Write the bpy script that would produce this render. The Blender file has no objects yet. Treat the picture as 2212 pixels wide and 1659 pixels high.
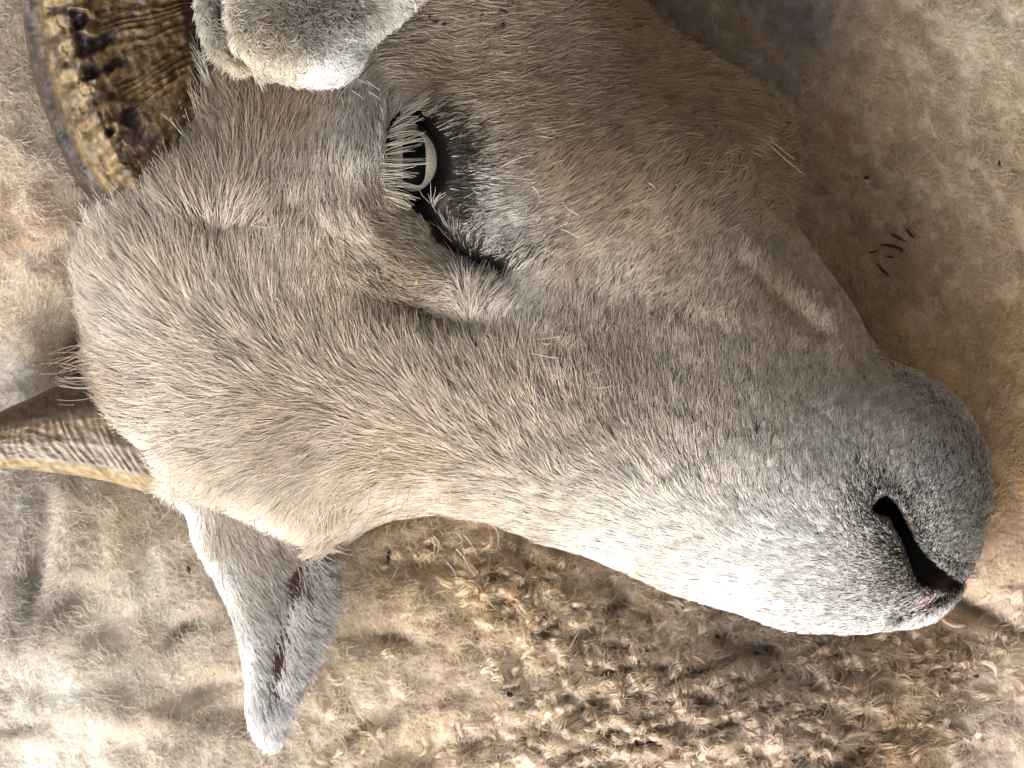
import bpy, math
import numpy as np
from mathutils import Matrix, Vector

# ------------------------------------------------------------------ units
# Shapes are drafted in a flat drawing frame: x to the right, y down, z towards
# the viewer, one drawing unit = U metres (the sheep's head is about 27 cm long).
U = 0.000133
CX, CY = 1106.0, 829.5
CAM_D = 2.0                     # metres from the camera to the drawing plane
W_M = 2212 * U

up = Vector((-0.72, -0.50, 0.48)).normalized()       # world up seen in the drawing frame
fw = Vector((0, 0, -1)); wy = (fw - up * fw.dot(up)).normalized()
wx = wy.cross(up).normalized()
ROT = Matrix((wx, wy, up)).to_4x4()
PLACE = Matrix.Translation((0, 0, 0.75)) @ ROT

sc = bpy.context.scene
# ------------------------------------------------------------------ camera
cam = bpy.data.cameras.new('camera')
co = bpy.data.objects.new('camera', cam)
sc.collection.objects.link(co)
cam.sensor_width = 36.0
Z_REF = -50 * U
cam.lens = 36.0 * (CAM_D - Z_REF) / W_M
cam.clip_start = 0.01
cam.clip_end = 50
cam.dof.use_dof = True
cam.dof.focus_distance = CAM_D - 100 * U
cam.dof.aperture_fstop = 22.0
co.matrix_world = PLACE @ Matrix.Translation((0, 0, CAM_D))
sc.camera = co

# ------------------------------------------------------------------ light
sun_from_img = Vector((-0.54, -0.76, 0.42)).normalized()
sun_from = (ROT.to_3x3() @ sun_from_img).normalized()
elev = math.asin(sun_from.z)
azim = math.atan2(sun_from.x, sun_from.y)
world = bpy.data.worlds.new('World')
sc.world = world
world.use_nodes = True
nt = world.node_tree
sky = nt.nodes.new('ShaderNodeTexSky')
sky.sky_type = 'NISHITA'
sky.sun_disc = False
sky.sun_elevation = elev
sky.sun_rotation = azim
sky.air_density = 0.4
sky.dust_density = 7.0
sky.ozone_density = 0.6
bg = nt.nodes['Background']
hs = nt.nodes.new('ShaderNodeHueSaturation')          # thin overcast: the blue is washed out
hs.inputs['Saturation'].default_value = 0.3
nt.links.new(sky.outputs[0], hs.inputs['Color'])
nt.links.new(hs.outputs[0], bg.inputs[0])
bg.inputs[1].default_value = 0.08
sun = bpy.data.lights.new('sun', 'SUN')
sun.energy = 1.5
sun.angle = math.radians(70)
sun.color = (1.0, 0.96, 0.9)
so = bpy.data.objects.new('sun', sun)
sc.collection.objects.link(so)
so.rotation_euler = (-sun_from).to_track_quat('-Z', 'Y').to_euler()
so.location = (0, 0, 3)

vs = sc.view_settings
vs.view_transform = 'Standard'
vs.look = 'None'
vs.gamma = 1.0
vs.use_curve_mapping = False
vs.exposure = 1.55
sc.cycles.max_bounces = 6
sc.cycles.diffuse_bounces = 4
sc.cycles.transparent_max_bounces = 4
sc.render.film_transparent = False

rng = np.random.default_rng(11)

# ------------------------------------------------------------------ helpers: numbers
def _hash(ix, iy, seed):
    h = (ix.astype(np.int64) * 374761393 + iy.astype(np.int64) * 668265263 + seed * 974634777) & 0x7fffffff
    h = ((h ^ (h >> 13)) * 1274126177) & 0x7fffffff
    return ((h ^ (h >> 16)) & 0xffff) / 65535.0

def vnoise(x, y, scale, seed=0):
    x = np.asarray(x, float) / scale; y = np.asarray(y, float) / scale
    ix = np.floor(x); iy = np.floor(y)
    fx = x - ix; fy = y - iy
    fx = fx * fx * (3 - 2 * fx); fy = fy * fy * (3 - 2 * fy)
    ix = ix.astype(np.int64); iy = iy.astype(np.int64)
    a = _hash(ix, iy, seed); b = _hash(ix + 1, iy, seed)
    c = _hash(ix, iy + 1, seed); d = _hash(ix + 1, iy + 1, seed)
    return (a + (b - a) * fx) * (1 - fy) + (c + (d - c) * fx) * fy - 0.5

def fbm(x, y, scale, seed=0, octs=3):
    r = 0; amp = 1.0
    for k in range(octs):
        r = r + amp * vnoise(x, y, scale / 2 ** k, seed + 17 * k); amp *= 0.5
    return r

def tps(pts):
    P = np.array(pts, float)
    xy = P[:, :2] / 1000.0; v = P[:, 2]
    n = len(P)
    def ker(r2): return np.where(r2 > 1e-12, r2 * np.log(r2 + 1e-12), 0.0)
    K = ker(((xy[:, None] - xy[None]) ** 2).sum(-1)) + np.eye(n) * 0.002
    Q = np.c_[np.ones(n), xy]
    A = np.block([[K, Q], [Q.T, np.zeros((3, 3))]])
    w = np.linalg.solve(A, np.r_[v, np.zeros(3)])
    def f(x, y):
        x = np.asarray(x, float) / 1000.0; y = np.asarray(y, float) / 1000.0
        r = w[n] + w[n + 1] * x + w[n + 2] * y
        for i in range(n):
            r = r + w[i] * ker((x - xy[i, 0]) ** 2 + (y - xy[i, 1]) ** 2)
        return r
    return f

def shepard(pts, power=3.0, soft=40.0):
    P = np.array(pts, float)
    def f(x, y):
        x = np.asarray(x, float); y = np.asarray(y, float)
        acc = np.zeros(x.shape + (P.shape[1] - 2,)); ws = np.zeros(x.shape)
        for p in P:
            w = ((x - p[0]) ** 2 + (y - p[1]) ** 2 + soft * soft) ** (-power / 2)
            acc += w[..., None] * p[2:]; ws += w
        return acc / ws[..., None]
    return f

def spline(pts, closed=True, sub=6):
    P = np.array(pts, float); n = len(P); out = []
    for i in range(n if closed else n - 1):
        if closed:
            p0, p1, p2, p3 = P[i - 1], P[i], P[(i + 1) % n], P[(i + 2) % n]
        else:
            p0, p1, p2, p3 = P[max(i - 1, 0)], P[i], P[i + 1], P[min(i + 2, n - 1)]
        for k in range(sub):
            t = k / sub
            out.append(0.5 * (2 * p1 + (p2 - p0) * t + (2 * p0 - 5 * p1 + 4 * p2 - p3) * t * t
                              + (3 * p1 - p0 - 3 * p2 + p3) * t ** 3))
    if not closed: out.append(P[-1])
    return np.array(out)

def seg_dist(x, y, poly, closed):
    d2 = np.full(x.shape, 1e18)
    n = len(poly)
    for i in range(n if closed else n - 1):
        a = poly[i]; b = poly[(i + 1) % n]
        ab = b - a; L = ab @ ab + 1e-12
        t = np.clip(((x - a[0]) * ab[0] + (y - a[1]) * ab[1]) / L, 0, 1)
        d2 = np.minimum(d2, (x - a[0] - t * ab[0]) ** 2 + (y - a[1] - t * ab[1]) ** 2)
    return np.sqrt(d2)

def inside(x, y, poly):
    r = np.zeros(x.shape, bool); n = len(poly)
    for i in range(n):
        a = poly[i]; b = poly[(i + 1) % n]
        if a[1] == b[1]: continue
        c = ((a[1] > y) != (b[1] > y)) & (x < (b[0] - a[0]) * (y - a[1]) / (b[1] - a[1]) + a[0])
        r ^= c
    return r

class Field:
    """values on a regular grid in drawing units, read back bilinearly"""
    def __init__(s, x0, x1, y0, y1, step):
        s.x0, s.y0, s.step = x0, y0, step
        s.nx = int((x1 - x0) / step) + 1; s.ny = int((y1 - y0) / step) + 1
        s.X, s.Y = np.meshgrid(x0 + np.arange(s.nx) * step, y0 + np.arange(s.ny) * step)
    def read(s, A, x, y):
        fx = np.clip((x - s.x0) / s.step, 0, s.nx - 1.001); fy = np.clip((y - s.y0) / s.step, 0, s.ny - 1.001)
        ix = fx.astype(int); iy = fy.astype(int); fx = fx - ix; fy = fy - iy
        return ((A[iy, ix] * (1 - fx) + A[iy, ix + 1] * fx) * (1 - fy)
                + (A[iy + 1, ix] * (1 - fx) + A[iy + 1, ix + 1] * fx) * fy)
    def sdf(s, poly, coarse=3):
        X = s.X[::coarse, ::coarse]; Y = s.Y[::coarse, ::coarse]
        d = seg_dist(X, Y, poly, True); d = np.where(inside(X, Y, poly), d, -d)
        g = Field.__new__(Field); g.x0, g.y0, g.step = s.x0, s.y0, s.step * coarse
        g.ny, g.nx = d.shape
        return g.read(d, s.X, s.Y)

def gauss(x, y, cx, cy, sx, sy=None, ang=0):
    sy = sy or sx; a = math.radians(ang)
    u = (x - cx) * math.cos(a) + (y - cy) * math.sin(a); v = -(x - cx) * math.sin(a) + (y - cy) * math.cos(a)
    return np.exp(-0.5 * ((u / sx) ** 2 + (v / sy) ** 2))

def sstep(a, b, x):
    t = np.clip((x - a) / (b - a), 0, 1); return t * t * (3 - 2 * t)

def to_m(p):
    """drawing units -> metres in the drawing frame (y turned upwards)"""
    p = np.asarray(p, float)
    return np.stack([(p[..., 0] - CX) * U, -(p[..., 1] - CY) * U, p[..., 2] * U], -1)

# ------------------------------------------------------------------ helpers: objects
def link(o, parent=None):
    sc.collection.objects.link(o)
    if parent is not None: o.parent = parent
    return o

def thing(name, label, cat, group=None):
    o = bpy.data.objects.new(name, None); link(o)
    o.matrix_world = PLACE
    o['label'] = label; o['category'] = cat
    if group: o['group'] = group
    o.empty_display_size = 0.02
    return o

def mesh_obj(name, verts_u, faces, mat, parent=None, smooth=True, cols=None):
    me = bpy.data.meshes.new(name)
    me.from_pydata(to_m(verts_u).tolist(), [], faces)
    me.update()
    if cols is not None:
        at = me.attributes.new('pigment', 'FLOAT_COLOR', 'POINT')
        at.data.foreach_set('color', np.c_[cols, np.ones(len(cols))].astype(np.float32).ravel())
    me.materials.append(mat)
    if smooth: me.polygons.foreach_set('use_smooth', np.ones(len(me.polygons), bool))
    return link(bpy.data.objects.new(name, me), parent)

def hair_obj(name, pts_u, rad_u, cols, mat, parent, kind=True):
    N, K, _ = pts_u.shape
    cu = bpy.data.hair_curves.new(name)
    cu.add_curves([K] * N)
    cu.points.foreach_set('position', to_m(pts_u).astype(np.float32).ravel())
    ra = cu.attributes.get('radius') or cu.attributes.new('radius', 'FLOAT', 'POINT')
    ra.data.foreach_set('value', (rad_u * U).astype(np.float32).ravel())
    ca = cu.attributes.new('pigment', 'FLOAT_COLOR', 'CURVE')
    ca.data.foreach_set('color', np.c_[cols, np.ones(N)].astype(np.float32).ravel())
    cu.materials.append(mat)
    o = link(bpy.data.objects.new(name, cu), parent)
    if kind: o['kind'] = 'stuff'
    return o

def new_mat(name):
    m = bpy.data.materials.new(name); m.use_nodes = True
    t = m.node_tree; t.nodes.clear()
    out = t.nodes.new('ShaderNodeOutputMaterial')
    return m, t, out

def fibre_mat(name, rough=0.5, spec=0.35, trans=0.3):
    m, t, out = new_mat(name)
    a = t.nodes.new('ShaderNodeAttribute'); a.attribute_name = 'pigment'
    p = t.nodes.new('ShaderNodeBsdfPrincipled')
    p.inputs['Roughness'].default_value = rough
    p.inputs['Specular IOR Level'].default_value = spec
    tr = t.nodes.new('ShaderNodeBsdfTranslucent')
    mx = t.nodes.new('ShaderNodeMixShader'); mx.inputs[0].default_value = trans
    t.links.new(a.outputs['Color'], p.inputs['Base Color'])
    t.links.new(a.outputs['Color'], tr.inputs['Color'])
    t.links.new(p.outputs[0], mx.inputs[1]); t.links.new(tr.outputs[0], mx.inputs[2])
    t.links.new(mx.outputs[0], out.inputs['Surface'])
    return m

def skin_mat(name, dark, light, scale, rough, spec=0.3, bump=0.3, attr=False):
    m, t, out = new_mat(name)
    p = t.nodes.new('ShaderNodeBsdfPrincipled')
    p.inputs['Roughness'].default_value = rough
    p.inputs['Specular IOR Level'].default_value = spec
    tc = t.nodes.new('ShaderNodeTexCoord')
    n = t.nodes.new('ShaderNodeTexNoise'); n.inputs['Scale'].default_value = scale
    n.inputs['Detail'].default_value = 6
    t.links.new(tc.outputs['Object'], n.inputs['Vector'])
    r = t.nodes.new('ShaderNodeValToRGB')
    r.color_ramp.elements[0].position = 0.3; r.color_ramp.elements[1].position = 0.7
    r.color_ramp.elements[0].color = (*dark, 1); r.color_ramp.elements[1].color = (*light, 1)
    t.links.new(n.outputs['Fac'], r.inputs[0])
    col = r.outputs[0]
    if attr:
        a = t.nodes.new('ShaderNodeAttribute'); a.attribute_name = 'pigment'
        mm = t.nodes.new('ShaderNodeMix'); mm.data_type = 'RGBA'; mm.blend_type = 'MULTIPLY'
        mm.inputs['Factor'].default_value = 1.0
        t.links.new(a.outputs['Color'], mm.inputs['A']); t.links.new(col, mm.inputs['B'])
        col = mm.outputs['Result']
    t.links.new(col, p.inputs['Base Color'])
    b = t.nodes.new('ShaderNodeBump'); b.inputs['Strength'].default_value = bump
    b.inputs['Distance'].default_value = 0.0006
    t.links.new(n.outputs['Fac'], b.inputs['Height']); t.links.new(b.outputs[0], p.inputs['Normal'])
    t.links.new(p.outputs[0], out.inputs['Surface'])
    return m

M_SKIN = skin_mat('sheep_skin', (0.75, 0.75, 0.75), (1, 1, 1), 160, 0.7, 0.06, attr=True)
M_FUR = fibre_mat('face_hair', 0.5, 0.35, 0.15)
M_WOOL = fibre_mat('wool_fibre', 0.7, 0.2, 0.3)
M_FLEECE = skin_mat('fleece_base', (0.8, 0.8, 0.8), (1, 1, 1), 220, 0.9, 0.1, 0.6, attr=True)
M_HORN = skin_mat('horn', (0.55, 0.55, 0.55), (1.15, 1.1, 1.05), 420, 0.5, 0.4, 0.5, attr=True)

# ------------------------------------------------------------------ the ground under the animals, unseen, added to bounce light onto the jaw
M_GROUND = skin_mat('trodden_straw', (0.09, 0.075, 0.055), (0.19, 0.16, 0.12), 30, 0.9, 0.1, 0.6)
gme = bpy.data.meshes.new('ground')
gn = 24; gs = 6.0
gv = [(-gs + 2 * gs * i / gn, -gs + 2 * gs * j / gn, .015 * math.sin(i * 2.3 + j * 1.7)) for j in range(gn + 1) for i in range(gn + 1)]
gme.from_pydata(gv, [], [(j * (gn + 1) + i, j * (gn + 1) + i + 1, (j + 1) * (gn + 1) + i + 1, (j + 1) * (gn + 1) + i) for j in range(gn) for i in range(gn)])
gme.materials.append(M_GROUND)
bounce_ground = link(bpy.data.objects.new('ground', gme)); bounce_ground['kind'] = 'structure'
# ------------------------------------------------------------------ head relief
HEAD = spline([(400, -420), (402, -200), (415, 0), (425, 110), (425, 200), (385, 290), (325, 350), (262, 405),
    (222, 465), (195, 530), (178, 610), (190, 700), (203, 800), (212, 870), (232, 965), (295, 1012), (365, 1068),
    (480, 1108), (600, 1160), (690, 1183), (730, 1178), (785, 1148), (850, 1122), (950, 1113), (1050, 1128),
    (1150, 1163), (1300, 1215), (1450, 1282), (1600, 1330), (1700, 1364), (1815, 1376), (1910, 1370),
    (2000, 1358), (2050, 1332), (2082, 1295), (2104, 1250), (2132, 1175), (2150, 1080), (2144, 985), (2108, 900),
    (2058, 842), (1990, 803), (1932, 777), (1890, 735), (1850, 662), (1798, 588), (1742, 512), (1714, 470),
    (1720, 400), (1712, 330), (1694, 250), (1640, 195), (1560, 140), (1462, 80), (1385, 10), (1325, -120), (1290, -420)])
G = Field(100, 2240, -430, 1660, 5)
dH = G.sdf(HEAD)
relief = tps([(250, 480, -40), (230, 650, -20), (260, 850, -40), (330, 980, -40), (300, 600, 40), (500, 600, 115), (700, 700, 165), (420, 420, 60),
    (600, 380, 110), (780, 380, 165), (640, 230, 50), (850, 200, 70), (500, 200, 10), (500, 850, 110), (700, 950, 130),
    (650, 1080, 60), (450, 1000, 50), (850, 1040, 100),
    (930, 330, 150), (1020, 560, 160), (1000, 850, 205), (1300, 950, 225), (1600, 1060, 220), (1800, 1120, 205),
    (1150, 1080, 130), (1350, 1160, 130), (1600, 1250, 140), (1800, 1310, 120),
    (1100, 420, 165), (1200, 330, 160), (1450, 300, 110), (1600, 330, 40), (1680, 380, -40), (1300, 600, 195), (1500, 720, 195),
    (1600, 520, 120), (1700, 560, 75), (1780, 650, 70), (1750, 770, 120), (1850, 760, 70), (1950, 850, 110), (1850, 930, 175), (2020, 1020, 150), (1960, 1240, 140), (2060, 1150, 110),
    (1000, 60, 60), (1250, 80, 20), (1420, 160, -10), (1550, 220, -20), (1000, -200, 20), (700, -200, -40), (1250, -250, -40)])
zf = relief(G.X, G.Y)
zc = -190.0
Rr = 150 + 70 * sstep(1000, 1600, G.X) - 60 * gauss(G.X, G.Y, 700, 1100, 260) - 50 * gauss(G.X, G.Y, 200, 700, 200)
Rr = Rr - 75 * gauss(G.X, G.Y, 1720, 380, 180) - 110 * gauss(G.X, G.Y, 2120, 1000, 160) - 130 * gauss(G.X, G.Y, 1850, 690, 150)
fall = np.sqrt(np.clip(1 - (1 - np.clip(dH / Rr, 0, 1)) ** 2, 0, 1))
zh = zc + (zf - zc) * fall

def groove(poly, width, depth, z):
    d = seg_dist(G.X, G.Y, np.array(poly, float), False)
    return z - depth * np.exp(-0.5 * (d / width) ** 2)

NOSTRIL = spline([(1886, 1088), (1908, 1100), (1940, 1150), (1968, 1208), (2010, 1252), (2052, 1262)], False, 4)
PHILTRUM = spline([(1950, 1333), (1985, 1312), (2030, 1293), (2065, 1277), (2098, 1256)], False, 4)
LIPLINE = spline([(1905, 772), (1960, 828), (2035, 882), (2090, 958), (2122, 1050), (2120, 1130)], False, 4)
TEAR = spline([(905, 448), (945, 485), (960, 520), (1005, 560), (1060, 590)], False, 4)
EYE = spline([(866, 262), (895, 254), (928, 288), (950, 335), (952, 385), (930, 425), (893, 441), (862, 428), (846, 370), (848, 310)])
CHEEKFOLD = spline([(1600, 590), (1650, 630), (1700, 675), (1765, 722)], False, 4)
# swellings
zh += 26 * gauss(G.X, G.Y, 790, 330, 60, 110)             # upper lid and brow
zh += 22 * np.exp(-.5 * (seg_dist(G.X, G.Y, spline([(800, 500), (880, 570), (960, 610), (1010, 620)], False, 4), False) / 34) ** 2)          # brow ridge above the tear groove
zh += 16 * gauss(G.X, G.Y, 1060, 430, 60, 110, 10)        # lower lid pouch
zh += 22 * gauss(G.X, G.Y, 1915, 1190, 38, 80, -25)       # inner wing of the nostril
zh += 22 * gauss(G.X, G.Y, 2035, 1130, 45, 90, -25)       # outer wing of the nostril
zh -= 40 * gauss(G.X, G.Y, 930, 690, 80, 30, 18)          # hollow in front of the eye
zh -= 14 * gauss(G.X, G.Y, 470, 520, 45, 30, 20)
NHOLE = spline([(1872, 1098), (1884, 1076), (1904, 1068), (1926, 1084), (1948, 1120), (1968, 1158), (1994, 1192), (2028, 1222), (2062, 1244),
    (2084, 1262), (2060, 1275), (2024, 1272), (1986, 1264), (1964, 1238), (1948, 1198), (1930, 1154), (1910, 1122), (1890, 1112)])
dN = G.sdf(NHOLE, 1)
zh -= 100 * sstep(-8, 14, dN)
zh = groove(PHILTRUM, 10, 58, zh)
zh = groove(LIPLINE, 9, 14, zh)
zh = groove(TEAR, 20, 34, zh)
zh = groove(CHEEKFOLD, 20, 9, zh)
zh += 6 * np.exp(-0.5 * (seg_dist(G.X, G.Y, spline([(1540, 330), (1660, 470), (1780, 620), (1880, 740)], False, 3), False) / 24) ** 2)
dE = G.sdf(EYE, 1)
zh -= 52 * sstep(-14, 14, dE)
zh += 6 * fbm(G.X, G.Y, 160, 3) + 2 * fbm(G.X, G.Y, 45, 9)
zhb = zc - 330 * np.sqrt(np.clip(1 - (1 - np.clip(dH / 320, 0, 1)) ** 2, 0, 1))

# ------------------------------------------------------------------ ears
EARL = spline([(350, 1030), (388, 1100), (410, 1160), (445, 1230), (482, 1305), (508, 1385), (522, 1470), (526, 1550), (545, 1603),
    (580, 1624), (612, 1605), (632, 1550), (656, 1480), (690, 1395), (714, 1325), (726, 1260), (718, 1195), (690, 1100), (560, 1000), (420, 960)])
dL = G.sdf(EARL)
FOLD = spline([(655, 1195), (628, 1250), (610, 1330), (590, 1420), (582, 1500)], False, 4)
fL = np.sqrt(np.clip(1 - (1 - np.clip(dL / 40, 0, 1)) ** 2, 0, 1))
dfold = seg_dist(G.X, G.Y, FOLD, False)
zeL = -185 + 52 * fL + 22 * sstep(80, 140, dL + 60 * 0) * 0 + 26 * gauss(G.X, G.Y, 520, 1300, 60, 240, -18) \
    + 14 * gauss(G.X, G.Y, 680, 1330, 40, 120, 15) - 24 * np.exp(-0.5 * (dfold / 24) ** 2) * sstep(5, 40, dL) \
    - 0.10 * (G.Y - 1200) * 0.3
zeLb = -185 - 26 * fL

EARU = spline([(430, -300), (432, -60), (436, 40), (452, 105), (498, 145), (565, 168), (640, 184), (700, 190), (748, 178), (778, 150),
    (800, 108), (858, 58), (918, 2), (985, -80), (1010, -200), (960, -320), (700, -380)])
dU = G.sdf(EARU)
fU = np.sqrt(np.clip(1 - (1 - np.clip(dU / 75, 0, 1)) ** 2, 0, 1))
zeU = 90 + 105 * fU + 30 * gauss(G.X, G.Y, 720, 120, 120, 60) - 22 * gauss(G.X, G.Y, 640, 0, 70, 90) \
    - 60 * np.exp(-0.5 * (seg_dist(G.X, G.Y, np.array([(480., -60), (484, 40), (500, 110), (545, 150)]), False) / 12) ** 2)
zeU += 6 * fbm(G.X, G.Y, 60, 31)
zeUb = 90 - 35 * fU

def grid_solid(g, d, ztop, zbot, dmin=0.0):
    """closed mesh between a front and a back sheet over the cells inside an outline"""
    ins = d > dmin
    cell = ins[:-1, :-1] & ins[1:, :-1] & ins[:-1, 1:] & ins[1:, 1:]
    used = np.zeros(ins.shape, bool)
    used[:-1, :-1] |= cell; used[1:, :-1] |= cell; used[:-1, 1:] |= cell; used[1:, 1:] |= cell
    idx = -np.ones(ins.shape, int); idx[used] = np.arange(used.sum())
    n = int(used.sum())
    top = np.c_[g.X[used], g.Y[used], ztop[used]]; bot = np.c_[g.X[used], g.Y[used], np.minimum(zbot, ztop - 4)[used]]
    j, i = np.nonzero(cell)
    a, b, c, e = idx[j, i], idx[j, i + 1], idx[j + 1, i + 1], idx[j + 1, i]
    F = [np.c_[a, e, c, b], np.c_[a, b, c, e] + n]
    # walls
    cp = np.pad(cell, 1)
    for (dj, di, p, q) in ((-1, 0, a, b), (1, 0, c, e), (0, -1, e, a), (0, 1, b, c)):
        edge = ~cp[j + 1 + dj, i + 1 + di]
        F.append(np.c_[p[edge], q[edge], q[edge] + n, p[edge] + n])
    return np.r_[top, bot], np.concatenate(F)

def smooth_mesh_to(name, solids, voxel_u, mat, parent, iters=4):
    V = []; F = []; off = 0
    for v, f in solids:
        V.append(v); F.append(f + off); off += len(v)
    me = bpy.data.meshes.new(name + '_draft')
    me.from_pydata(to_m(np.concatenate(V)).tolist(), [], np.concatenate(F).tolist())
    me.update()
    o = bpy.data.objects.new(name, me); link(o)
    r = o.modifiers.new('remesh', 'REMESH'); r.mode = 'VOXEL'; r.voxel_size = voxel_u * U
    s = o.modifiers.new('smooth', 'SMOOTH'); s.iterations = iters; s.factor = 0.5
    dg = bpy.context.evaluated_depsgraph_get()
    new = bpy.data.meshes.new_from_object(o.evaluated_get(dg))
    o.modifiers.clear(); o.data = new; new.name = name
    bpy.data.meshes.remove(me)
    new.materials.clear(); new.materials.append(mat)
    new.polygons.foreach_set('use_smooth', np.ones(len(new.polygons), bool))
    o.parent = parent
    return o

sheep = thing('sheep', 'pale tan short-haired horned sheep, its face and ears in front of woolly fleece', 'sheep')
body = smooth_mesh_to('body', [grid_solid(G, dH, zh - 9, zhb + 6, 4), grid_solid(G, dL, zeL - 7, zeLb + 2, 4), grid_solid(G, dU, zeU - 8, zeUb, 4)], 6, M_SKIN, sheep, 3)

# skin pigment: bare dark skin at the eyelids, tear groove, nostril and lips, pink at the philtrum, brown in the ear
def skin_colour(x, y):
    c = col_f(x, y) * np.array([.46, .40, .34])
    ear = inside(x, y, EARL) & ~inside(x, y, HEAD)
    c[ear] = (.38, .33, .30)
    def blend(c, m, col): return c * (1 - m[..., None]) + np.array(col) * m[..., None]
    dl = seg_dist(x, y, EYE, True); ins = inside(x, y, EYE)
    c = blend(c, np.where(ins, 1.0, np.exp(-0.5 * (dl / 34) ** 4)), (0.007, 0.006, 0.006))
    c = blend(c, np.exp(-0.5 * (seg_dist(x, y, TEAR, False) / 24) ** 2), (0.014, 0.010, 0.009))
    dn = seg_dist(x, y, NHOLE, True)
    c = blend(c, np.where(inside(x, y, NHOLE), 1.0, np.exp(-0.5 * (dn / 10) ** 2)), (0.012, 0.011, 0.012))
    c = blend(c, np.exp(-0.5 * (seg_dist(x, y, PHILTRUM, False) / 14) ** 2), (0.06, 0.03, 0.025))
    c = blend(c, gauss(x, y, 2000, 1292, 24, 11, -30), (0.55, 0.30, 0.27))
    c = blend(c, np.exp(-0.5 * (seg_dist(x, y, LIPLINE, False) / 10) ** 2) * 0.8, (0.07, 0.05, 0.04))
    c = blend(c, gauss(x, y, 632, 1255, 17, 26, 0), (0.15, 0.06, 0.05))
    c = blend(c, gauss(x, y, 590, 1440, 10, 42, 8), (0.10, 0.045, 0.04))
    c = blend(c, gauss(x, y, 712, 1210, 10, 26, -8), (0.16, 0.05, 0.03))
    return c
# ------------------------------------------------------------------ eye
def cap(centre, R, poly_fn, n=48, rings=10, name='', mat=None, parent=None, tilt=(0, 0)):
    V = [np.array([0, 0, R])]; F = []
    for k in range(1, rings + 1):
        for i in range(n):
            a = 2 * math.pi * i / n
            ex, ey = poly_fn(a)
            px, py = ex * k / rings, ey * k / rings
            V.append(np.array([px, py, math.sqrt(max(R * R - px * px - py * py, 0))]))
    for i in range(n): F.append((0, 1 + (i + 1) % n, 1 + i))
    for k in range(rings - 1):
        for i in range(n):
            a = 1 + k * n + i; b = 1 + k * n + (i + 1) % n
            F.append((a, b, b + n, a + n))
    V = np.array(V)
    rx = Matrix.Rotation(tilt[0], 3, 'X') @ Matrix.Rotation(tilt[1], 3, 'Y')
    V = V @ np.array(rx).T + np.array(centre)
    return mesh_obj(name, V, F, mat, parent)

def gloss_mat(name, c1, c2, scale, rough, coat=1.0):
    m = skin_mat(name, c1, c2, scale, rough, 0.5, 0.05)
    p = [n for n in m.node_tree.nodes if n.type == 'BSDF_PRINCIPLED'][0]
    p.inputs['Coat Weight'].default_value = coat
    p.inputs['Coat Roughness'].default_value = 0.03
    return m
ez = float(G.read(zh, np.array([893.]), np.array([350.]))[0])
EC = (886, 352, ez - 54); ER = 84
eye = cap(EC, ER, lambda a: (ER * .995 * math.cos(a), ER * .995 * math.sin(a)), 48, 20, 'eyeball',
          gloss_mat('eye_white', (0.05, 0.035, 0.028), (0.10, 0.075, 0.06), 300, 0.25), sheep)
tilt = (0.0, 0.14)
iris = cap(EC, ER + 1.2, lambda a: (50 * math.cos(a), 66 * math.sin(a)), 48, 12, 'iris',
           gloss_mat('eye_iris', (0.48, 0.43, 0.35), (0.64, 0.58, 0.49), 900, 0.3), eye, tilt)
def slot(a):
    c, s_ = math.cos(a), math.sin(a)
    r = 1.0 / ((abs(c) / 25) ** 4 + (abs(s_) / 54) ** 4) ** 0.25
    return r * c, r * s_
pupil = cap(EC, ER + 2.4, slot, 48, 8, 'pupil', gloss_mat('eye_pupil', (0.002, 0.002, 0.003), (0.004, 0.004, 0.005), 100, 0.35, 0.0), eye, tilt)
[q for q in pupil.data.materials[0].node_tree.nodes if q.type == 'BSDF_PRINCIPLED'][0].inputs['Specular IOR Level'].default_value = 0.08

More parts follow.
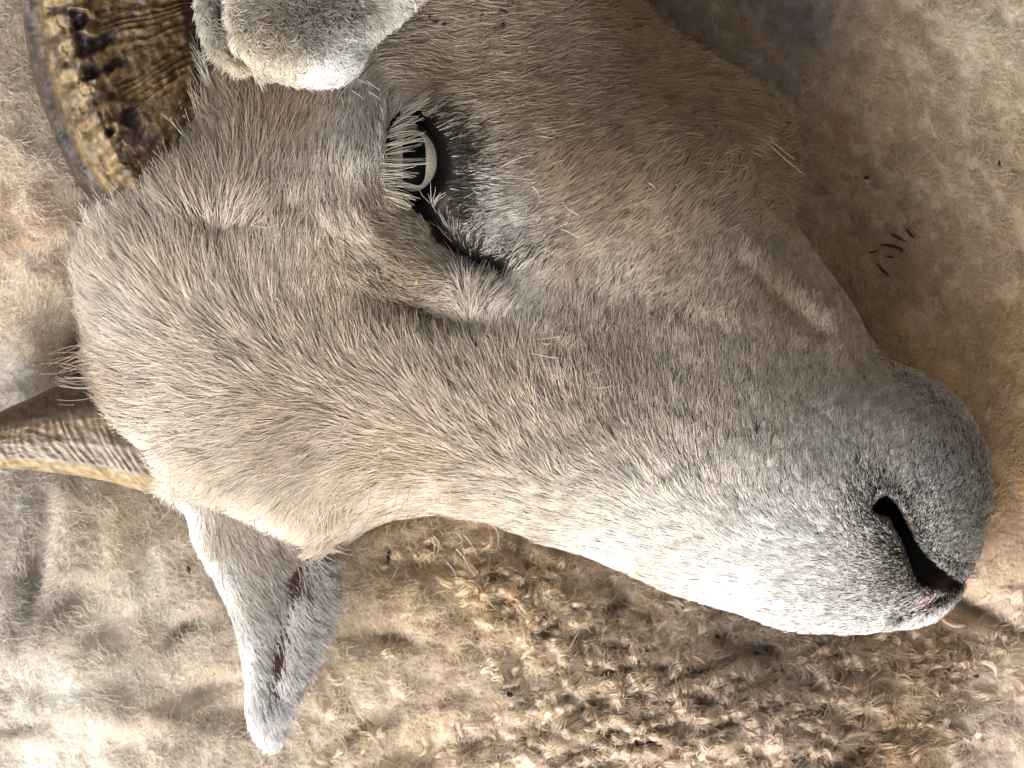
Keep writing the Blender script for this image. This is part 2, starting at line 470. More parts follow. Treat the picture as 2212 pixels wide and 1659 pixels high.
# ------------------------------------------------------------------ horns
def horn(name, A, B, prof, zoff, n_s=300, n_w=130, relief_fn=None, col_fn=None, depth=150):
    a = spline(A, False, 8); b = spline(B, False, 8)
    t = np.linspace(0, 1, n_s)
    ia = np.linspace(0, 1, len(a))
    a = np.c_[np.interp(t, ia, a[:, 0]), np.interp(t, ia, a[:, 1])]
    b = np.c_[np.interp(t, ia, b[:, 0]), np.interp(t, ia, b[:, 1])]
    w = np.linspace(0, 1, n_w)
    P = np.array(prof, float)
    S, Wd = np.meshgrid(t, w, indexing='ij')
    X = a[:, None, 0] * (1 - w) + b[:, None, 0] * w
    Y = a[:, None, 1] * (1 - w) + b[:, None, 1] * w
    ln = np.hypot(b[:, 0] - a[:, 0], b[:, 1] - a[:, 1])[:, None] / 350.0
    arc = np.r_[0, np.cumsum(np.hypot(*np.diff((a + b) / 2, axis=0).T))][:, None] + 0 * Wd
    Z = np.interp(Wd, P[:, 0], P[:, 1]) * np.minimum(ln, 1.1) + np.interp(S, [z[0] for z in zoff], [z[1] for z in zoff])
    Zb = np.interp(S, [z[0] for z in zoff], [z[1] for z in zoff]) - depth * ln * np.sqrt(np.clip(1 - (2 * Wd - 1) ** 2, 0, 1)) - 60 * ln
    dz = relief_fn(arc, Wd, X, Y)
    col = col_fn(arc, Wd, X, Y)
    V = np.r_[np.c_[X.ravel(), Y.ravel(), (Z + dz).ravel()], np.c_[X.ravel(), Y.ravel(), np.minimum(Zb, Z + dz - 3).ravel()]]
    N = n_s * n_w; F = []
    idx = np.arange(N).reshape(n_s, n_w)
    q = np.c_[idx[:-1, :-1].ravel(), idx[1:, :-1].ravel(), idx[1:, 1:].ravel(), idx[:-1, 1:].ravel()]
    F = [q[:, ::-1], q + N]
    for e in (idx[:, 0], idx[:, -1][::-1], idx[0][::-1], idx[-1]):
        F.append(np.c_[e[:-1], e[1:], e[1:] + N, e[:-1] + N])
    o = mesh_obj(name, V, np.concatenate(F).tolist(), M_HORN, sheep, True, np.r_[col.reshape(-1, 3), col.reshape(-1, 3)])
    return o

def mixc(c, m, col): return c * (1 - m[..., None]) + np.array(col) * m[..., None]

def hu_relief(arc, w, x, y):
    wob = arc + 26 * fbm(w * 300, arc, 70, 5) + 40 * (w - .5) ** 2
    wob = wob + 60 * fbm(arc, w * 60, 90, 6)
    ring = np.sin(2 * np.pi * wob / 24.0) * (.35 + 1.3 * np.abs(fbm(w * 200, arc, 50, 9)) * 2)
    r = 3.2 * ring * sstep(.42, .52, w) * (1 - sstep(.93, 1, w)) * (0.4 + 0.6 * sstep(60, 240, arc))
    r += 9.0 * np.sin(2 * np.pi * (arc + 18 * fbm(w * 250, arc, 40, 8)) / 46.0) * sstep(.12, .2, w) * (1 - sstep(.40, .46, w))
    notch = sstep(.05, .28, fbm(w * 380, arc * 1.0, 62, 21, 3) + .25 * np.sin(2 * np.pi * arc / 58) + .04) * sstep(.27, .33, w) * (1 - sstep(.48, .55, w))
    r -= 26 * notch * sstep(110, 180, arc)
    r += 10 * fbm(w * 350, arc, 22, 44) * (1 - sstep(.10, .14, w))
    r += 6 * fbm(w * 350, arc, 14, 40, 4) - 7 * sstep(.12, .3, fbm(w * 350, arc * .5, 16, 43, 3)) * sstep(.1, .2, w) * (1 - sstep(.4, .5, w))
    return r
def hu_col(arc, w, x, y):
    n1 = fbm(w * 350, arc, 26, 61); n2 = fbm(w * 350, arc * .4, 40, 64)
    c = np.zeros(w.shape + (3,)) + np.array([0.175, 0.115, 0.052])
    c = mixc(c, sstep(.0, .35, fbm(w * 120, arc, 22, 70)) * .7, (0.30, 0.21, 0.10))
    ye = sstep(.10, .16, w) * (1 - sstep(.36, .44, w))
    c = mixc(c, ye, (0.30, 0.225, 0.115))
    c = mixc(c, ye * sstep(.0, .3, n1) * .8, (0.13, 0.085, 0.05))
    notch = sstep(.02, .26, fbm(w * 380, arc, 62, 21, 3) + .25 * np.sin(2 * np.pi * arc / 58) + .04) * sstep(.26, .32, w) * (1 - sstep(.49, .58, w))
    c = mixc(c, notch * sstep(90, 160, arc), (0.085, 0.06, 0.062))
    c = mixc(c, sstep(.34, .40, w) * (1 - sstep(.52, .6, w)) * (1 - sstep(120, 200, arc)), (0.26, 0.18, 0.15))
    c = mixc(c, (1 - sstep(.08, .13, w)), (0.085, 0.072, 0.06))
    c = mixc(c, (1 - sstep(.08, .13, w)) * sstep(.05, .3, n2), (0.17, 0.15, 0.12))
    c = mixc(c, (1 - sstep(40, 110, arc)) * .6, (0.14, 0.085, 0.06))
    return np.clip(.60 * c * np.array([1.0, .95, .92]) * (1 + .7 * fbm(w * 350, arc, 12, 77) + .8 * fbm(w * 350, arc * .35, 8, 78, 2))[..., None], 0.008, 1)
horn('horn', [(275, 520), (222, 462), (160, 390), (118, 305), (80, 210), (55, 110), (42, 20), (40, -80), (60, -220)],
     [(500, 300), (462, 215), (444, 150), (434, 100), (429, 50), (424, 0), (420, -60), (420, -130), (430, -240)],
     [(0, -120), (.03, -60), (.11, -20), (.14, 6), (.30, 66), (.37, 62), (.50, 34), (.56, 26), (.75, 16), (.92, -10), (1, -80)],
     [(0, -70), (.3, -20), (1, 10)], relief_fn=hu_relief, col_fn=hu_col)

def hl_relief(arc, w, x, y):
    wob = arc + 70 * (w - .55) ** 2 * 2.2 + 10 * fbm(w * 200, arc, 60, 15)
    r = 1.6 * np.sin(2 * np.pi * (wob + 14 * fbm(w * 30, arc, 40, 92)) / 17.0) * (.3 + 1.6 * np.abs(fbm(w * 150, arc, 60, 93))) * sstep(.26, .36, w) * (1 - sstep(.95, 1, w)) * sstep(60, 170, arc)
    r += 4 * fbm(w * 250, arc, 16, 46)
    return r
def hl_col(arc, w, x, y):
    n1 = fbm(w * 300, arc, 26, 81)
    c = np.zeros(w.shape + (3,)) + np.array([0.31, 0.265, 0.22])
    wob = arc + 70 * (w - .55) ** 2 * 2.2 + 10 * fbm(w * 200, arc, 60, 15)
    c = mixc(c, sstep(.2, .9, np.sin(2 * np.pi * wob / 17.0 + 1.5)) * .10 * (.2 + 2.4 * np.abs(fbm(w * 200, arc, 50, 90))), (0.22, 0.14, 0.08))
    c = mixc(c, sstep(.33, .38, w) * (1 - sstep(.46, .55, w)), (0.32, 0.25, 0.16))
    c = mixc(c, (1 - sstep(.24, .32, w)), (0.11, 0.07, 0.045))  # shade on the upper facet, painted in as dark brown
    c = mixc(c, sstep(.80, .88, w), (0.33, 0.26, 0.15))
    c = mixc(c, (1 - sstep(90, 180, arc)) * .5, (0.24, 0.17, 0.13))
    c = mixc(c, sstep(.1, .35, n1) * .5, (0.17, 0.11, 0.07))
    return np.clip(c * (1 + .4 * fbm(w * 300, arc, 12, 87))[..., None], 0.01, 1)
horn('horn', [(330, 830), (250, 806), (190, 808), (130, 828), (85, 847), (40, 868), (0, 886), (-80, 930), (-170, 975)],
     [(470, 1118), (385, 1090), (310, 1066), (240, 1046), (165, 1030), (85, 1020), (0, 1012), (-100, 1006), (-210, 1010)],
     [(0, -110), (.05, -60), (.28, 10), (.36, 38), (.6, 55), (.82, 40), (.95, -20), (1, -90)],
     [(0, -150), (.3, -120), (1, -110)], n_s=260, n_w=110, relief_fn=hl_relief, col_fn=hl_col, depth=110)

# ------------------------------------------------------------------ hair
def sample(g, d, z, n, dmin, dens=None, box=None):
    gy, gx = np.gradient(z, g.step)
    area = np.minimum(np.sqrt(1 + gx ** 2 + gy ** 2), 7.0) * (d > dmin)
    if dens is not None: area = area * dens
    if box is not None: area = area * ((g.X > box[0]) & (g.X < box[1]) & (g.Y > box[2]) & (g.Y < box[3]))
    p = area.ravel() / area.sum()
    k = rng.choice(p.size, n, p=p)
    x = g.X.ravel()[k] + (rng.random(n) - .5) * g.step; y = g.Y.ravel()[k] + (rng.random(n) - .5) * g.step
    nx = -g.read(gx, x, y); ny = -g.read(gy, x, y)
    nrm = np.c_[nx, ny, np.ones(n)]; nrm /= np.linalg.norm(nrm, axis=1)[:, None]
    return np.c_[x, y, g.read(z, x, y)], nrm

def clump_seed(x, y, cell, seed=0):
    """nearest jittered cell centre of each root"""
    ix = np.floor(x / cell); iy = np.floor(y / cell)
    best = np.full(x.shape, 1e9); sx = np.zeros_like(x); sy = np.zeros_like(x)
    for dx in (-1, 0, 1):
        for dy in (-1, 0, 1):
            jx = (ix + dx).astype(np.int64); jy = (iy + dy).astype(np.int64)
            px = (jx + _hash(jx, jy, seed + 1)) * cell; py = (jy + _hash(jx, jy, seed + 2)) * cell
            dd = (px - x) ** 2 + (py - y) ** 2
            m = dd < best; best = np.where(m, dd, best); sx = np.where(m, px, sx); sy = np.where(m, py, sy)
    h = _hash((sx * 7).astype(np.int64), (sy * 7).astype(np.int64), seed + 5)
    h2 = _hash((sx * 5).astype(np.int64), (sy * 9).astype(np.int64), seed + 8)
    return sx, sy, h, h2

T5 = np.array([0, .25, .5, .75, 1.0])
def strands(root, nrm, flow, length, lift, rad, cell=13., clump=.55, jit=.22, curl=0.0, T=T5, sink=5., seed=0, bend=.9):
    n = len(root); K = len(T)
    sx, sy, h, h2 = clump_seed(root[:, 0], root[:, 1], cell, seed)
    a = np.arctan2(flow[:, 1], flow[:, 0]) + (h - .5) * jit * 2.4 + rng.normal(0, jit * .6, n)
    f = np.c_[np.cos(a), np.sin(a), np.zeros(n)]
    f -= nrm * (f * nrm).sum(1)[:, None]; f /= np.linalg.norm(f, axis=1)[:, None] + 1e-6
    L = length * (0.65 + .5 * rng.random(n)) * (.8 + .4 * h2)
    ph = np.clip(lift * (.6 + .8 * rng.random(n)), 0.03, 1.4)
    t = T[None, :, None]
    P = (root - nrm * np.minimum(sink, .12 * L)[:, None])[:, None] + L[:, None, None] * (f[:, None] * (t * np.cos(ph)[:, None, None] + .12 * t * t)
        + nrm[:, None] * (np.sin(ph)[:, None, None] * (t - bend * .5 * t * t)))
    off = np.c_[sx - root[:, 0], sy - root[:, 1], np.zeros(n)]
    off -= nrm * (off * nrm).sum(1)[:, None]
    P += off[:, None] * clump * (t ** 1.5)
    side = np.cross(nrm, f)
    if curl:
        w = rng.normal(0, curl, n)[:, None, None]
        P += side[:, None] * L[:, None, None] * w * t * t
    P += rng.normal(0, .6, P.shape) * (t > .1)
    R = rad[:, None] * (1 - .78 * T[None] ** 1.6)
    return P, R, h, h2

flow_f = shepard([
    (1500, 800, .18, -1), (1350, 850, 0, -1), (1700, 900, .25, -1), (1600, 1000, 0, -1), (1800, 1000, .15, -1), (1900, 950, .3, -1),
    (1100, 850, -.35, -1), (1000, 780, -.35, -1), (1000, 900, -.6, -.9), (1200, 1000, -.5, -.9), (1400, 1050, -.5, -.9), (1600, 1120, -.6, -.8),
    (1300, 1100, -.85, -.5), (1150, 1050, -.9, -.45), (1450, 1180, -.9, -.4), (1500, 1250, -1, -.05), (1700, 1250, -.95, -.25), (1700, 1340, -1, .05),
    (1820, 1200, -.8, -.5), (1860, 1330, -.9, -.3), (1000, 1080, -1, .1), (1250, 1180, -1, .1), (850, 1080, -.8, .5),
    (900, 980, -.9, -.2), (700, 950, -.85, .3), (700, 1080, -.3, .9), (640, 1150, -.2, 1), (780, 1120, -.6, .7), (500, 1060, -.5, .8), (400, 1020, -.8, .5),
    (550, 900, -.85, .4), (400, 900, -.9, .25), (300, 960, -.95, .2), (260, 900, -1, 0), (800, 880, -.8, -.5), (600, 820, -.8, -.4), (480, 790, -.8, -.35), (330, 780, -.9, -.2),
    (350, 680, -.75, -.65), (250, 700, -.8, -.5), (220, 580, -.6, -.8), (280, 530, -.5, -.85), (400, 450, -.5, -.85), (330, 400, -.55, -.85), (450, 300, -.45, -.9), (470, 200, -.4, -.9),
    (520, 620, -.15, -1), (500, 530, .5, -.6), (430, 540, -.3, -.9), (650, 620, 0, -1), (650, 450, .0, -1), (650, 300, .05, -1), (600, 220, -.2, -1), (780, 300, .1, -1), (800, 420, .05, -1),
    (780, 500, -.1, -1), (830, 560, -.5, -.5), (900, 620, -.6, -.3), (880, 520, -.9, .1), (950, 640, -.8, .2), (900, 720, -.2, -1), (740, 740, -.3, -.95), (600, 720, -.3, -.95),
    (1050, 640, .5, -.5), (1120, 620, .5, -.85), (1200, 680, .3, -.95), (1100, 500, .75, -.4), (1020, 420, 1, -.1), (1050, 300, .9, -.3), (1150, 400, .8, -.45),
    (1300, 450, .7, -.7), (1400, 550, .55, -.8), (1250, 560, .55, -.8), (1450, 400, .75, -.65), (1600, 450, .7, -.7), (1680, 400, .95, -.2), (1690, 300, .9, -.45), (1700, 450, 1, .0),
    (1550, 250, .8, -.55), (1640, 220, .8, -.55), (1300, 280, .85, -.45), (1200, 200, .95, -.25), (1000, 200, .95, -.1), (1300, 80, .9, -.35), (1000, 60, 1, -.2), (900, 150, 1, .1), (1450, 120, .85, -.5),
    (1500, 620, .4, -.9), (1650, 620, .25, -.95), (1750, 650, .2, -1), (1830, 700, .2, -1), (1750, 780, .1, -1), (1600, 750, .2, -1), (1700, 540, .3, -.9),
    (1950, 870, .3, -1), (2060, 900, .5, -.85), (2100, 1000, .5, -.85), (2080, 1120, .8, -.4), (2000, 1030, .3, -1), (1960, 1080, .4, -.9), (2040, 1060, .6, -.7),
    (1850, 1080, -.3, -1), (1880, 1150, -.8, -.4), (1880, 1230, -.95, -.1), (1930, 1290, -.9, .1), (1900, 1350, -.9, .2), (2030, 1340, -.7, .6), (2060, 1310, -.6, .7)], 3.5, 25)
len_f = shepard([(1500, 800, 34), (1300, 900, 38), (1100, 900, 48), (900, 850, 52), (1400, 1100, 40), (1700, 1200, 30), (1800, 950, 27), (1950, 950, 22), (2050, 1050, 19), (1900, 1200, 18),
    (1980, 1320, 13), (2050, 1320, 13), (1900, 1085, 12), (1930, 1110, 12), (1925, 1160, 11), (1965, 1150, 12), (1950, 1210, 11), (2000, 1200, 12), (1985, 1260, 9), (2040, 1240, 10), (1995, 1285, 7), (2060, 1270, 9), (1800, 1320, 26), (1500, 1280, 34), (1200, 1150, 44), (950, 1090, 52), (700, 1100, 58), (650, 1170, 52), (400, 1020, 60), (300, 960, 74), (220, 800, 80),
    (220, 620, 90), (280, 480, 95), (350, 400, 92), (420, 290, 105), (460, 190, 120), (520, 200, 70), (500, 400, 75), (500, 600, 66), (600, 800, 60), (450, 800, 70), (650, 400, 52),
    (780, 330, 40), (830, 420, 36), (830, 250, 38), (880, 560, 34), (1000, 420, 30), (1050, 500, 34), (1100, 600, 42), (1200, 450, 46), (1400, 400, 48), (1600, 350, 50), (1690, 330, 60),
    (1700, 420, 58), (1700, 470, 30), (1750, 600, 24), (1850, 730, 24), (1650, 650, 30), (1500, 600, 40), (1200, 200, 44), (1000, 100, 48), (1300, 50, 50)], 3, 40)
col_f = shepard([  # hair pigment; lit rims of muzzle and brow painted in paler
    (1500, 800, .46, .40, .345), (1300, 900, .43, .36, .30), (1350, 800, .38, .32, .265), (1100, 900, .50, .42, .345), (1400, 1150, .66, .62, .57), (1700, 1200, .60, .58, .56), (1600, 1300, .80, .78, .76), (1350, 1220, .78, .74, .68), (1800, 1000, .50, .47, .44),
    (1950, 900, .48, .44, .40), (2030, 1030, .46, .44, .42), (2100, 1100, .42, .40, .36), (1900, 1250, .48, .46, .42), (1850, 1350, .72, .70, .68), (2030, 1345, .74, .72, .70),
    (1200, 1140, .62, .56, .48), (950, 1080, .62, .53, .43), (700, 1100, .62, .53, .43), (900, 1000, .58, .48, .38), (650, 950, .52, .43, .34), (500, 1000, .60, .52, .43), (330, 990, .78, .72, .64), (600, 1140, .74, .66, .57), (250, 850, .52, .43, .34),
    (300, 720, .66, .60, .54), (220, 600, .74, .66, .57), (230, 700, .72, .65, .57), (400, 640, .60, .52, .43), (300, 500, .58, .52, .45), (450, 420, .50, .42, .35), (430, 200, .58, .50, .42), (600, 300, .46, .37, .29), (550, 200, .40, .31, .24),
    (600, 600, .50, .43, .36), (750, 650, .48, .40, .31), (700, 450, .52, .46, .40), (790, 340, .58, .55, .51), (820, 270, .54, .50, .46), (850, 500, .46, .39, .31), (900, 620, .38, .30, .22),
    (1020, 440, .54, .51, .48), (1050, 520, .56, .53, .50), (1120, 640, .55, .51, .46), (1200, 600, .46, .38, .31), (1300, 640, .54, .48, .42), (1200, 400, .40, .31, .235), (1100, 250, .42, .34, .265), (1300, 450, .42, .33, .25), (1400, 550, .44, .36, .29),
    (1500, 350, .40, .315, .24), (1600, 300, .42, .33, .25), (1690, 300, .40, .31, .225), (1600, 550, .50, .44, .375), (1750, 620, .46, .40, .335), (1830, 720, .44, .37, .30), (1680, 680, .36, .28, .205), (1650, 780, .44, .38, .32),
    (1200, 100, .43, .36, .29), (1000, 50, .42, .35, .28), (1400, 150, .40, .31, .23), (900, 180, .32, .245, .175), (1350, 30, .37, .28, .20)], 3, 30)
co_ = np.empty(len(body.data.vertices) * 3); body.data.vertices.foreach_get('co', co_)
co_ = co_.reshape(-1, 3)
at = body.data.attributes.new('pigment', 'FLOAT_COLOR', 'POINT')
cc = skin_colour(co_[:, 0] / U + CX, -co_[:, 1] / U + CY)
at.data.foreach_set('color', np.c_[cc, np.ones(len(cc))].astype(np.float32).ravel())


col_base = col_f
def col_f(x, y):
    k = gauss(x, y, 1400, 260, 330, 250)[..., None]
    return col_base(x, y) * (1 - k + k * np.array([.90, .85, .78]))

def dark_f(x, y):
    d = 0.02 + 0.04 * gauss(x, y, 1300, 850, 200) + .66 * np.exp(-0.5 * (seg_dist(x, y, NOSTRIL, False) / 50) ** 2) + .28 * gauss(x, y, 2080, 1080, 60, 130, -15) \
        + .30 * gauss(x, y, 1910, 1230, 45, 90, -20) + .15 * gauss(x, y, 1860, 1290, 110, 60) + .40 * gauss(x, y, 1115, 575, 40, 22, -20) \
        + .40 * gauss(x, y, 1010, 330, 26, 60, -15) + .3 * gauss(x, y, 985, 440, 22, 60, -10) + .25 * np.exp(-0.5 * (seg_dist(x, y, LIPLINE, False) / 16) ** 2) \
        + .25 * gauss(x, y, 905, 660, 70, 30, 25) + .75 * np.exp(-.5 * (seg_dist(x, y, spline([(925, 245), (965, 300), (982, 360), (980, 420), (968, 470), (975, 520), (1020, 555), (1075, 590)], False, 4), False) / 15) ** 2) + .12 * gauss(x, y, 480, 530, 50, 30)
    d = d * (1 - .9 * gauss(x, y, 2025, 1342, 62, 24, -22))
    return np.clip(d, 0, .9)

def tint(base, h, h2, n, amp=.22, dark=None, dcol=(.05, .038, .03)):
    b = base * (1 + amp * (h - .5) * 1.6 + rng.normal(0, amp * .35, n))[:, None]
    b = b * (1 + .025 * np.c_[(h2 - .5), np.zeros(n), -(h2 - .5)])
    if dark is not None:
        m = rng.random(n) < dark
        b[m] = np.array(dcol) * (.5 + rng.random(m.sum()))[:, None]
    return np.clip(b, .01, .92)

# no hair inside the eye, nostril and on the bare lid rims
bare = np.ones_like(zh)
bare[dE > -10] = 0
bare[(dE > -15) & (G.X > 885) & (G.Y > 290)] = 0
bare[dN > -1] = 0
bare *= 1 - .95 * np.exp(-0.5 * (seg_dist(G.X, G.Y, spline([(935, 262), (962, 330), (968, 390), (955, 440), (948, 485), (958, 520), (1005, 555)], False, 4), False) / 11) ** 4)
bare *= 1 - .9 * np.exp(-0.5 * (seg_dist(G.X, G.Y, PHILTRUM, False) / 8) ** 4)
bare *= 1 - .9 * np.exp(-0.5 * (seg_dist(G.X, G.Y, TEAR, False) / 13) ** 4)
bare *= 1 - .97 * gauss(G.X, G.Y, 918, 455, 26, 16, 30)
bare *= 1 - 1.0 * gauss(G.X, G.Y, 2000, 1292, 24, 12, -30)
dens = bare * (1 + 1.3 * sstep(1400, 1900, G.X))
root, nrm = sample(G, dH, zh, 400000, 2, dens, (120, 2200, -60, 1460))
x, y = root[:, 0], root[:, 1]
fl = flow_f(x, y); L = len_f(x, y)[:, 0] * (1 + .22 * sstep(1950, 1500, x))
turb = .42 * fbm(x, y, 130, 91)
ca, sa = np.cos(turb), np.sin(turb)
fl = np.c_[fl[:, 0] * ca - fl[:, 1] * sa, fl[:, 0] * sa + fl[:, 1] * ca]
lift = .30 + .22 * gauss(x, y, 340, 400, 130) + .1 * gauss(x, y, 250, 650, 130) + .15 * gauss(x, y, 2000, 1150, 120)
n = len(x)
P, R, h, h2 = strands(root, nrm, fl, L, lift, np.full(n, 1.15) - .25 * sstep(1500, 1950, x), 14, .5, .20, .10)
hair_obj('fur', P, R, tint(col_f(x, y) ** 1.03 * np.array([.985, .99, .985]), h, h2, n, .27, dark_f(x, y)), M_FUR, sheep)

# hair wrapping round the outline, so the edge stays furry from the side
root, nrm = sample(G, dH, zhb, 30000, 2, (dH < 70).astype(float), (120, 2200, -60, 1460))
nrm[:, 2] *= -1; nrm[:, :2] *= -1
nrm = np.c_[-nrm[:, :2] * -1, nrm[:, 2]]
x, y = root[:, 0], root[:, 1]; n = len(x)
P, R, h, h2 = strands(root, nrm, flow_f(x, y), len_f(x, y)[:, 0] * .9, np.full(n, .3), np.full(n, 1.15), 14, .5, .2, .1)
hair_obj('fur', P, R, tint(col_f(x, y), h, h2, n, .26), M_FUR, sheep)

# lower ear
densL = (1 - .9 * gauss(G.X, G.Y, 632, 1258, 16, 26)) * (1 - .85 * gauss(G.X, G.Y, 590, 1440, 9, 46, 8))
root, nrm = sample(G, dL, zeL, 42000, 1, densL)
x, y = root[:, 0], root[:, 1]; n = len(x)
ef = shepard([(420, 1120, .2, 1), (500, 1250, .45, .9), (560, 1400, .35, .95), (560, 1580, .1, 1), (600, 1250, .5, .85), (680, 1250, .7, .7), (680, 1350, .75, .65), (640, 1450, .6, .8), (700, 1300, .8, .5)], 3, 30)
ec = shepard([(400, 1120, .84, .82, .78), (450, 1250, .86, .84, .81), (520, 1430, .86, .85, .83), (545, 1580, .84, .83, .82), (540, 1250, .60, .55, .50), (600, 1350, .66, .63, .60), (680, 1250, .50, .47, .46), (670, 1400, .56, .54, .53), (590, 1560, .72, .70, .69), (480, 1130, .58, .52, .45), (600, 1190, .48, .43, .38)], 3, 25)  # outer edge painted whiter as if lit, far half greyed as shading
P, R, h, h2 = strands(root, nrm, ef(x, y), 46 - 18 * sstep(1350, 1600, y), np.full(n, .26), np.full(n, 1.0), 12, .5, .2, .1)
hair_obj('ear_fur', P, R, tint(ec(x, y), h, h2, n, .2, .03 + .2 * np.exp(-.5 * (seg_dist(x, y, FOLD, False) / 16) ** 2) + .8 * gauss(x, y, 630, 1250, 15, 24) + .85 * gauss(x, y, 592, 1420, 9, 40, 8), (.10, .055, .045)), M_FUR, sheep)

# upper ear: matted short curls
root, nrm = sample(G, dU, zeU, 42000, 1, None, (400, 1000, -70, 220))
x, y = root[:, 0], root[:, 1]; n = len(x)
ef = shepard([(470, 40, .1, .9), (520, 80, .5, .8), (600, 130, .5, .8), (700, 160, .2, .9), (760, 130, .9, .2), (840, 60, .8, .4), (640, 0, .1, 1), (880, 10, .8, .3)], 3, 30)
ec = shepard([(455, 30, .40, .36, .32), (500, 30, .66, .62, .53), (540, 120, .64, .58, .46), (640, 150, .66, .61, .50), (700, 160, .86, .85, .83), (750, 150, .86, .85, .84), (780, 110, .84, .83, .78), (850, 50, .84, .82, .74), (905, 2, .80, .78, .70), (620, 20, .38, .32, .26), (700, 10, .30, .26, .23), (680, 70, .44, .40, .36), (600, 80, .52, .44, .34), (760, 20, .45, .41, .36)], 3, 20)  # grey strip next to the horn is the ear's shaded side, painted in
T7 = np.linspace(0, 1, 7)
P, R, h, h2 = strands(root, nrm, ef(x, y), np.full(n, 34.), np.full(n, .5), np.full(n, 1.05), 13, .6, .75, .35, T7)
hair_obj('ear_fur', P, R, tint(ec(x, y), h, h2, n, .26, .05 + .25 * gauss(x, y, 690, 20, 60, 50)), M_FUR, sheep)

# eyelashes of the upper lid, sweeping over the eye
ncl = 34; per_ = 4; nl = ncl * per_
tc_ = np.repeat((np.arange(ncl) + rng.random(ncl) * .8) / ncl, per_)
tt = np.clip(tc_ + rng.normal(0, .012, nl), 0, 1)
lid = spline([(890, 232), (862, 262), (840, 310), (832, 360), (834, 405), (848, 440)], False, 8)
ui = np.linspace(0, 1, len(lid))
lx = np.interp(tt, ui, lid[:, 0]) + rng.normal(0, 5, nl); ly = np.interp(tt, ui, lid[:, 1])
lz = G.read(zh, lx - 6, ly) + 4
la = np.interp(tc_, [0, .3, .6, .8, 1], [-.60, -.38, -.06, .16, .5]) + np.repeat(rng.normal(0, .07, ncl), per_)
lL = np.interp(tc_, [0, .3, .6, 1], [58, 86, 98, 62]) * np.repeat(.6 + .45 * rng.random(ncl), per_)
cx_ = np.interp(tc_, ui, lid[:, 0]) + lL * np.cos(la); cy_ = np.interp(tc_, ui, lid[:, 1]) + lL * np.sin(la)
tx = cx_ + rng.normal(0, 2.5, nl) - lL * .12 * rng.random(nl); ty = cy_ + rng.normal(0, 1.8, nl)
t = T7[None]; bow = rng.normal(0, 3, nl)[:, None] * np.sin(np.pi * t)
LP = np.stack([lx[:, None] + (tx - lx)[:, None] * t, ly[:, None] + (ty - ly)[:, None] * t + bow,
               lz[:, None] + lL[:, None] * (.42 * t - .26 * t * t)], -1)
lc = np.array([.62, .56, .46]) * np.repeat(.35 + .75 * rng.random(ncl), per_)[:, None] * (.75 + .4 * rng.random(nl))[:, None]  # darker clumps put shadow among the lashes into their colour
hair_obj('eyelashes', LP, np.full((nl, 1), 1.05) * (1 - .7 * t), lc, M_FUR, sheep)

# stray long hairs: a wisp at the horn, single hairs across the face and at the poll
def strays(name, spec, rad=1.2):
    Ps = []; Cs = []
    for (x0, y0, ang, L_, bend_, cnt, spread, col) in spec:
        for _ in range(cnt):
            x1 = x0 + rng.normal(0, spread); y1 = y0 + rng.normal(0, spread)
            a = math.radians(ang) + rng.normal(0, .05 + .004 * spread); Lr = L_ * (.7 + .5 * rng.random()); b = bend_ + rng.normal(0, .25)
            pts = []; px, py = x1, y1
            z0 = float(G.read(zh, np.array([x1]), np.array([y1]))[0])
            for k in range(9):
                q = k / 8
                zz = max(z0, float(G.read(zh, np.array([px]), np.array([py]))[0])) if k < 5 else zz
                pts.append((px, py, zz + 4 + 26 * q))
                a2 = a + b * q
                px += Lr / 8 * math.cos(a2); py += Lr / 8 * math.sin(a2)
            Ps.append(pts); Cs.append(np.array(col) * (.8 + .3 * rng.random()))
    Ps = np.array(Ps); t = np.linspace(0, 1, 9)[None]
    return hair_obj(name, Ps, np.full((len(Ps), 1), rad) * (1 - .7 * t), np.clip(np.array(Cs), 0, .9), M_FUR, sheep)
pale = (.72, .66, .58); tan = (.55, .45, .34); brn = (.40, .31, .22)
